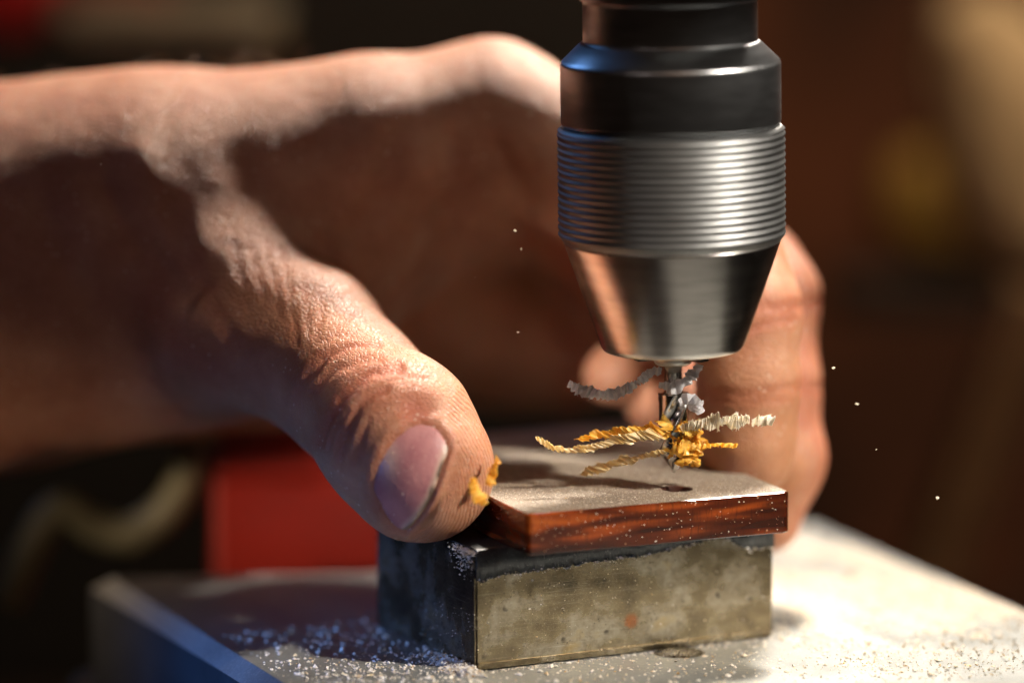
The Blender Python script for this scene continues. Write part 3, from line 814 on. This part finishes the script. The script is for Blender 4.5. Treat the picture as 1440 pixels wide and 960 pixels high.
# ------------------------------------------------------------------ shavings
def ribbon(pts, width, mat, name, label, group, pitch=.55, crimp=.22, slant=0.0, curl=.25, up=(0, 0, 1), seed=0, join=None):
    r = random.Random(seed)
    P = np.array(pts, float); tt = np.linspace(0, len(P) - 1, 400); C = catmull(P, tt)
    sl = np.concatenate([[0], np.cumsum(np.linalg.norm(np.diff(C, axis=0), axis=1))]); L = sl[-1]
    n = max(8, int(L / (pitch / 4))); s_ = np.linspace(0, L, n)
    C = np.stack([np.interp(s_, sl, C[:, i]) for i in range(3)], -1)
    wid = np.interp(s_, np.linspace(0, L, len(width)), width)
    T = np.gradient(C, axis=0); T /= np.linalg.norm(T, axis=1)[:, None]
    U0 = np.array(up, float); v = []; K = 5
    ph = 0
    for i in range(n):
        W_ = U0 - (U0 @ T[i]) * T[i]; W_ /= np.linalg.norm(W_); B = np.cross(T[i], W_)
        tw = .75 * math.sin(s_[i] * 1.1 + seed * 1.7) * min(1, 2.2 * math.sin(math.pi * i / n)) ; W_, B = W_ * math.cos(tw) + B * math.sin(tw), B * math.cos(tw) - W_ * math.sin(tw)
        ph += 2 * math.pi / 4 * r.uniform(.45, 1.55)
        if i % 5 == 0: am = r.uniform(.35, 1.35); wj = r.uniform(.78, 1.2); sk = r.uniform(-.35, .35)
        z = math.sin(ph) * am; jag = wj * (1 + .16 * math.sin(ph + 1.0) + r.uniform(-.1, .1))
        for k in range(K):
            q = k / (K - 1) * 2 - 1
            v.append(C[i] + W_ * (q * wid[i] / 2 * jag) + B * (crimp * z * (1 - .2 * q) + curl * (1 - q * q) * wid[i] * .5) + T[i] * ((slant + sk) * q * wid[i] / 2 + r.gauss(0, .03)) + W_ * sk * .3)
    f = [(i * K + k, (i + 1) * K + k, (i + 1) * K + k + 1, i * K + k + 1) for i in range(n - 1) for k in range(K - 1)]
    for i in range(1, n - 2):
        if r.random() < .45:
            e = r.choice((0, K - 1)); a_, b_ = i * K + e, (i + 1) * K + e; sg = -1 if e == 0 else 1
            W_ = (v[i * K + K - 1] - v[i * K]); W_ = W_ / (np.linalg.norm(W_) + 1e-9)
            v.append((v[a_] + v[b_]) / 2 + sg * W_ * r.uniform(.08, .34) * max(.5, wid[i] * .5) + T[i] * r.gauss(0, .22) + np.array([0, r.gauss(0, .12), 0])); f.append((a_, b_, len(v) - 1))
    if join is not None:
        m = len(join[0]); join[0].extend(v); join[1].extend([tuple(m + i for i in q) for q in f]); return
    o = obj(name, v, f, mat, origin=C[n // 2], smooth=False)
    m = o.modifiers.new('solid', 'SOLIDIFY'); m.thickness = .07 * MM
    return tag(o, label, 'shaving', group)
def A(*q): return [AT(*p) for p in q]
G = 'plastic shavings around the drill bit'
ribbon(A((800, 539, -2), (818, 549, -3), (850, 555, -3.5), (880, 548, -3), (900, 535, -2.5), (915, 524, -2), (930, 522, -2.5)), [.9, 1.9, 1.9, 1.7, 1.6, 1.5, 1.2], S_GRY, 'shaving', 'long grey curled shaving reaching left from the drill shank', G, .8, .26, .1, .3, seed=1)
ribbon(A((928, 540, -2.6), (950, 545, -3.2), (965, 535, -2.8), (978, 522, -2.2), (984, 512, -2)), [1.2, 1.9, 2.2, 2.2, 1.2], S_GRY, 'shaving', 'crumpled grey shaving wrapped across the front of the drill shank', G, 1.1, .3, .1, .5, (-.3, 0, 1), seed=2)
ribbon(A((955, 566, -3), (968, 560, -2.8), (980, 570, -2.4), (986, 580, -2)), [1.0, 2.2, 2.4, 1.4], S_GRY, 'shaving', 'small pale grey flake standing right of the drill flutes', G, 1.2, .35, .1, .5, (.2, 0, 1), seed=3)
ribbon(A((958, 603, -3), (985, 597, -3.2), (1015, 592, -3.5), (1040, 592, -3.8), (1054, 590, -4)), [1.3, 2.0, 1.5, 2.5, 1.9, 2.4, 1.2], S_WHT, 'shaving', 'thick cream ruffled shaving pointing right from the drill bit', G, .32, .2, .15, .25, seed=4)
ribbon(A((1058, 595, -4), (1070, 591, -4.2), (1088, 592, -4.4)), [.9, 1.9, 1.7], S_WHT, 'shaving', 'short white flake just beyond the end of the cream shaving', G, .9, .22, .15, .3, seed=5)
ribbon(A((755, 616, -3), (775, 628, -3.2), (805, 633, -3.4), (840, 626, -3.4), (880, 616, -3.3), (925, 610, -3)), [.5, 1.0, .8, 1.5, 1.0, 2.0, 1.4, 2.3], S_CRM, 'shaving', 'long pale twisted shaving reaching far left of the drill bit', G, .75, .24, -1.1, .25, seed=6)
ribbon(A((815, 618, -1), (850, 610, -1.2), (890, 606, -1.6), (930, 602, -2.4)), [.5, 1.7, 1.1, 2.4, 1.4, 2.1], S_YEL, 'shaving', 'broad yellow shaving lying behind the pale twisted one', G, .75, .2, -1.0, .25, seed=7)
ribbon(A((820, 668, 1), (840, 659, .6), (868, 650, 0), (900, 643, -1), (935, 634, -2.4)), [.9, 2.0, 1.1, 1.9, .7, 1.0, .6], S_CRM, 'shaving', 'low drooping yellow shaving left of the drill point', G, .8, .26, -.9, .3, seed=8)
ribbon(A((965, 632, -3), (985, 628, -3.2), (1005, 625, -3.4), (1022, 626, -3.5), (1037, 626, -3.5)), [.9, .8, .6, .9, .6], S_YEL, 'shaving', 'thin yellow thread shaving right of the drill bit', G, .8, .2, .3, .3, seed=9)
jn = ([], []); rr = random.Random(5)
for k in range(34):
    a0 = rr.uniform(-2.1, .6); rad = 2.35 + rr.uniform(0, 1.1); zc = AT(950, rr.uniform(596, 645), 0)[2]; da = rr.uniform(.4, 1.2) * rr.choice((-1, 1))
    pts = [np.array([PIV[0] + .5 + rad * math.cos(a0 + da * q) * (1 + .12 * rr.uniform(-1, 1)), rad * math.sin(a0 + da * q), zc + .5 * q * rr.uniform(-1, 1)]) for q in np.linspace(0, 1, 4)]
    pts[-1] = pts[-1] + np.array([rr.uniform(-.2, 1.6), -rr.uniform(0, .9), rr.uniform(-.6, .8)])
    ribbon(pts, [.7, rr.uniform(1.2, 2.3), rr.uniform(1.2, 2.3), .6], None, '', '', '', rr.uniform(.9, 2.2), .10, rr.uniform(-.9, .9), .5, (rr.uniform(-1, 1), rr.uniform(-.4, .4), 1), seed=20 + k, join=jn)
o = obj('shaving', jn[0], jn[1], S_YEL, origin=PIV); m = o.modifiers.new('solid', 'SOLIDIFY'); m.thickness = .07 * MM
tag(o, 'tangled bright yellow shaving clump wound round the drill flutes', 'shaving', G)
ribbon(A((985, 622, -2.5), (972, 640, -3), (962, 650, -3), (958, 655, -2.6)), [.8, 1.9, 1.7, .9], S_YEL, 'shaving', 'folded yellow flake hanging right of the drill point', G, .9, .3, .2, .4, (.6, 0, 1), seed=40)
ribbon(A((700, 645, -14), (695, 658, -15), (690, 672, -16), (686, 682, -17)), [1.5, 1.7, 1.6, .9], S_YEL, 'shaving', 'bright yellow crimped shaving stuck along the right side of the thumb', G, .5, .25, .4, .2, (1, 0, .35), seed=41)
ribbon(A((666, 672, -19), (668, 688, -19.4), (676, 702, -19.4), (684, 708, -19)), [1.0, 2.0, 2.2, 1.0], S_YEL, 'shaving', 'folded yellow shaving stuck to the thumb tip beside the plate corner', G, .7, .3, .2, .3, (1, 0, .5), seed=42)

# flying chips
for i, (px, py, Y, s_) in enumerate([(1205, 568, -8, .30), (1318, 700, -8, .36), (1172, 517, -2, .26), (725, 325, -3, .30), (733, 350, -3, .24), (1232, 632, -4, .18), (668, 390, 0, .14), (728, 467, 0, .18), (142, 231, -5, .16), (558, 166, -5, .12)]):
    v, f = [], []; add_grain(v, f, AT(px, py, Y), s_); 
    lab = ['white chip in mid air right of the curled fingers', 'white chip in mid air above the right edge of the table', 'tiny white chip in mid air right of the nose cone', 'white chip in mid air left of the grooved sleeve', 'smaller white chip just below another left of the grooved sleeve', 'faint chip in mid air right of the fingertips', 'faint speck in mid air above the thumb', 'faint speck in mid air between thumb and chuck', 'faint speck in front of the wrist', 'faint speck in front of the back of the hand'][i]
    tag(obj('chip', v, f, S_WHT, origin=AT(px, py, Y)), lab, 'chip', 'chips flying off the drill')

# ------------------------------------------------------------------ dust on the table
def dust():
    st = .55
    us = np.arange(BW + 1.5, TR - .3, st); vs = np.arange(-40, 76, st)
    U_, V_ = np.meshgrid(us, vs, indexing='ij')
    n1 = fbm(np.stack([U_ * .10, V_ * .07, 0 * U_], -1), 3); n2 = fbm(np.stack([U_ * .55, V_ * .55, 0 * U_ + 5], -1), 3)
    along = np.clip((U_ - BW - 4) / 9, 0, 1) * np.clip((V_ + 26) / 22, 0, 1)
    bare = np.exp(-(((V_ - 62) / 9) ** 2)) * .5
    H = .75 * (n1 + .02 + .75 * along - bare) * along + .34 * n2 - .34
    H *= np.clip((TR - U_) / 1.5, .1, 1)
    H += RNG.normal(0, .07, H.shape)
    P = LOC(np.stack([U_, V_, np.clip(H, -.2, 1.6)], -1))
    n, m = H.shape; k = np.arange(n * m).reshape(n, m)
    q = np.stack([k[:-1, :-1], k[1:, :-1], k[1:, 1:], k[:-1, 1:]], -1).reshape(-1, 4)
    hq = H.reshape(-1)[q].max(1); q = q[hq > -.02]
    used, inv = np.unique(q, return_inverse=True)
    tag(obj('sawdust', P.reshape(-1, 3)[used], inv.reshape(-1, 4), DUST, origin=C0, smooth=True), 'cream sawdust lying over the right side of the table', 'sawdust', kind='stuff')
    gv, gf = [], []
    def put(u, v, s_, dz=0): add_grain(gv, gf, LOC(np.array([u, v, .3 * s_ + dz])), s_)
    for _ in range(5200):
        u = random.uniform(BW + .5, TR - .4); v = random.uniform(-38, 70)
        put(u, v, abs(random.gauss(.10, .10)) + .05, random.uniform(0, .5) if u > BW + 6 else 0)
    for _ in range(4200):                       # left of the block and in front
        u = random.uniform(TL, BW + 6); v = random.uniform(-34, 40)
        if 0 < u < BW and v > -.5: continue
        if u > TL + .11 * max(0, v - 5) + .4: put(u, v, abs(random.gauss(.09, .12)) + .05)
    for _ in range(700): put(random.uniform(TL + 3.5, -2), random.uniform(-12, 14), abs(random.gauss(.10, .12)) + .05)
    for _ in range(1500):                       # little heap against the left foot of the block
        t_ = abs(random.gauss(0, 5)); put(-abs(random.gauss(0, 1.5)) - .2, t_ + random.gauss(-1, 1.5), random.uniform(.07, .3), max(0, random.gauss(.2, .35)))
    for _ in range(700):
        put(random.uniform(0, BW), -abs(random.gauss(.2, 1.2)) - .15, random.uniform(.04, .15))
    tag(obj('dust_grains', gv, gf, GRAIN, origin=C0), 'loose white dust grains scattered over the steel table', 'dust', kind='stuff')
    # oil drop at the foot of the block
    c = ATZ(955, 917, 0); v, f = lathe([(.02, .62), (1.2, .58), (2.4, .45), (3.4, .24), (4.1, .02)], 48, (0, 0))
    v = np.array(v) * np.array([1, .9, 1]) + c
    tag(obj('oil_drop', v, f, OIL, origin=c, smooth=True), 'clear flat oil drop on the table at the foot of the block', 'oil drop')
dust()

# ------------------------------------------------------------------ blurred things behind
def bg_box(name, label, cat, px0, py0, px1, py1, Y, dep, mat, bev=4, yaw=0, tilt=0):
    a, b = AT(px0, py1, Y), AT(px1, py0, Y)
    w, hgt = (b - a)[0], b[2] - a[2]; base = np.array([(a[0] + b[0]) / 2, Y, a[2]])
    v, f = box_bevel((-w / 2, 0, 0), (w / 2, dep, hgt), bev)
    o = obj(name, v + base, f, mat, origin=base, smooth=False); o.rotation_euler = (0, tilt, yaw)
    return tag(o, label, cat)
RED = plain('red_paint', (.25, .014, .007), .4, 0, .2, .03)
# red vice jaw on the table behind the thumb
e0, e1 = ATZ(158, 811, 0), ATZ(720, 802, 0); ed = (e1 - e0) / np.linalg.norm(e1 - e0)
b0 = ATZ(455, 806, 0) + np.array([-ed[1], ed[0], 0]) * 26 + np.array([0, 0, -190])
v, f = box_bevel((-18, 0, 0), (26, 30, 201), 1.2)
lid, lf = box_bevel((-17, .8, 201), (25, 29, 206), 1.0)
n = len(v); v = np.vstack([v, lid]); f = f + [[n + i for i in q] for q in lf]
o = obj('red_box', v + b0, f, RED, origin=b0); o.rotation_euler = (0, 0, math.atan2(ed[1], ed[0]))
tag(o, 'red painted metal box standing close behind the table and thumb', 'box')
# pale hose looping at the lower left
hp = A((10, 850, 92), (55, 750, 92), (92, 715, 92), (140, 742, 92), (190, 748, 91), (242, 708, 90), (275, 640, 88), (292, 580, 88))
v, f = tube(hp, [3, 3.2, 3.2, 3.2, 3.2, 3.1, 3, 3], 20, 90)
tag(obj('hose', v, f, plain('pale_rubber', (.20, .19, .11), .5), origin=hp[0], smooth=True), 'pale curved hose hanging below the wrist', 'hose')
bg_box('grey_rail', 'blurred grey rail above the wrist', 'rail', 75, 18, 385, 58, 260, 40, plain('grey_paint', (.40, .36, .28), .5), 5)
bg_box('red_canister', 'dark red canister in the top left corner', 'canister', -60, -60, 58, 60, 300, 60, plain('dark_red_paint', (.50, .012, .015), .4), 8)
bg_box('red_strip', 'thin red bar above the grey rail at the top', 'bar', 60, -16, 230, 8, 300, 30, plain('dull_red_paint', (.26, .03, .015), .4), 4)
def bag(name, label, cat, px, py, Y, rx, rz, mat, sh=(1, 1, 1), rot=0):
    c = AT(px, py, Y); bm = bmesh.new(); bmesh.ops.create_icosphere(bm, subdivisions=4, radius=1)
    v = np.array([list(x.co) for x in bm.verts]); bm.verts.index_update(); f = [[q.index for q in x.verts] for x in bm.faces]; bm.free()
    v = np.sign(v) * np.abs(v) ** .8 * (1 + .10 * fbm(v * 1.6 + px, 3))[:, None]
    v = v * np.array([rx, rx * .7, rz]) * PXMM(Y)
    ca, sa = math.cos(rot), math.sin(rot); x, z = v[:, 0] * ca - v[:, 2] * sa, v[:, 0] * sa + v[:, 2] * ca
    v = np.stack([x, v[:, 1], z], -1) + c
    return tag(obj(name, v, f, mat, origin=c, smooth=True), label, cat)
bg_box('dark_panel', 'near black panel added to darken the view behind knuckles and chuck', 'dark_panel', -500, -160, 1010, 1000, 420, 60, plain('black_paint', (.012, .011, .010), .5), 6)  # added near-black sheet that darkens the background
bg_box('dark_tool_roll', 'dark horizontal roll behind the right of the chuck', 'roll', 1165, 392, 1520, 450, 320, 30, plain('dark_cloth', (.02, .012, .009), .9), 8)
bag('cloth_bag', 'slumped tan cloth bag at the upper right', 'bag', 1415, 190, 330, 105, 200, plain('tan_cloth', (.60, .44, .26), .9), rot=.25)
bag('yellow_pouch', 'dull yellow pouch below the tan bag', 'pouch', 1325, 290, 400, 95, 75, plain('yellow_cloth', (.30, .17, .025), .8))
bag('olive_knob', 'small olive knob behind the knuckles', 'knob', 392, 62, 210, 20, 12, plain('olive_paint', (.22, .17, .07), .5))
bag('tan_ball', 'tan rounded knob at the lower left corner', 'knob', 165, 985, 90, 70, 42, plain('tan_wood', (.40, .27, .14), .6))
def board(name, label, pts, Y, w, mat):
    a, b = AT(*pts[0], Y), AT(*pts[1], Y); d = b - a; L = np.linalg.norm(d); d /= L; s_ = np.cross(d, [0, 1, 0])
    v, f = box_bevel((0, -w / 2, 0), (L, w / 2, 14), 1.5)
    v = a + v[:, 0:1] * d + v[:, 1:2] * s_ + v[:, 2:3] * np.array([0, 1., 0])
    return tag(obj(name, v, f, mat, origin=a), label, 'board')
board('leaning_board', 'brown wooden board leaning behind the right of the table', ((1300, 850), (1460, 420)), 210, 11, plain('brown_wood', (.34, .21, .10), .6))
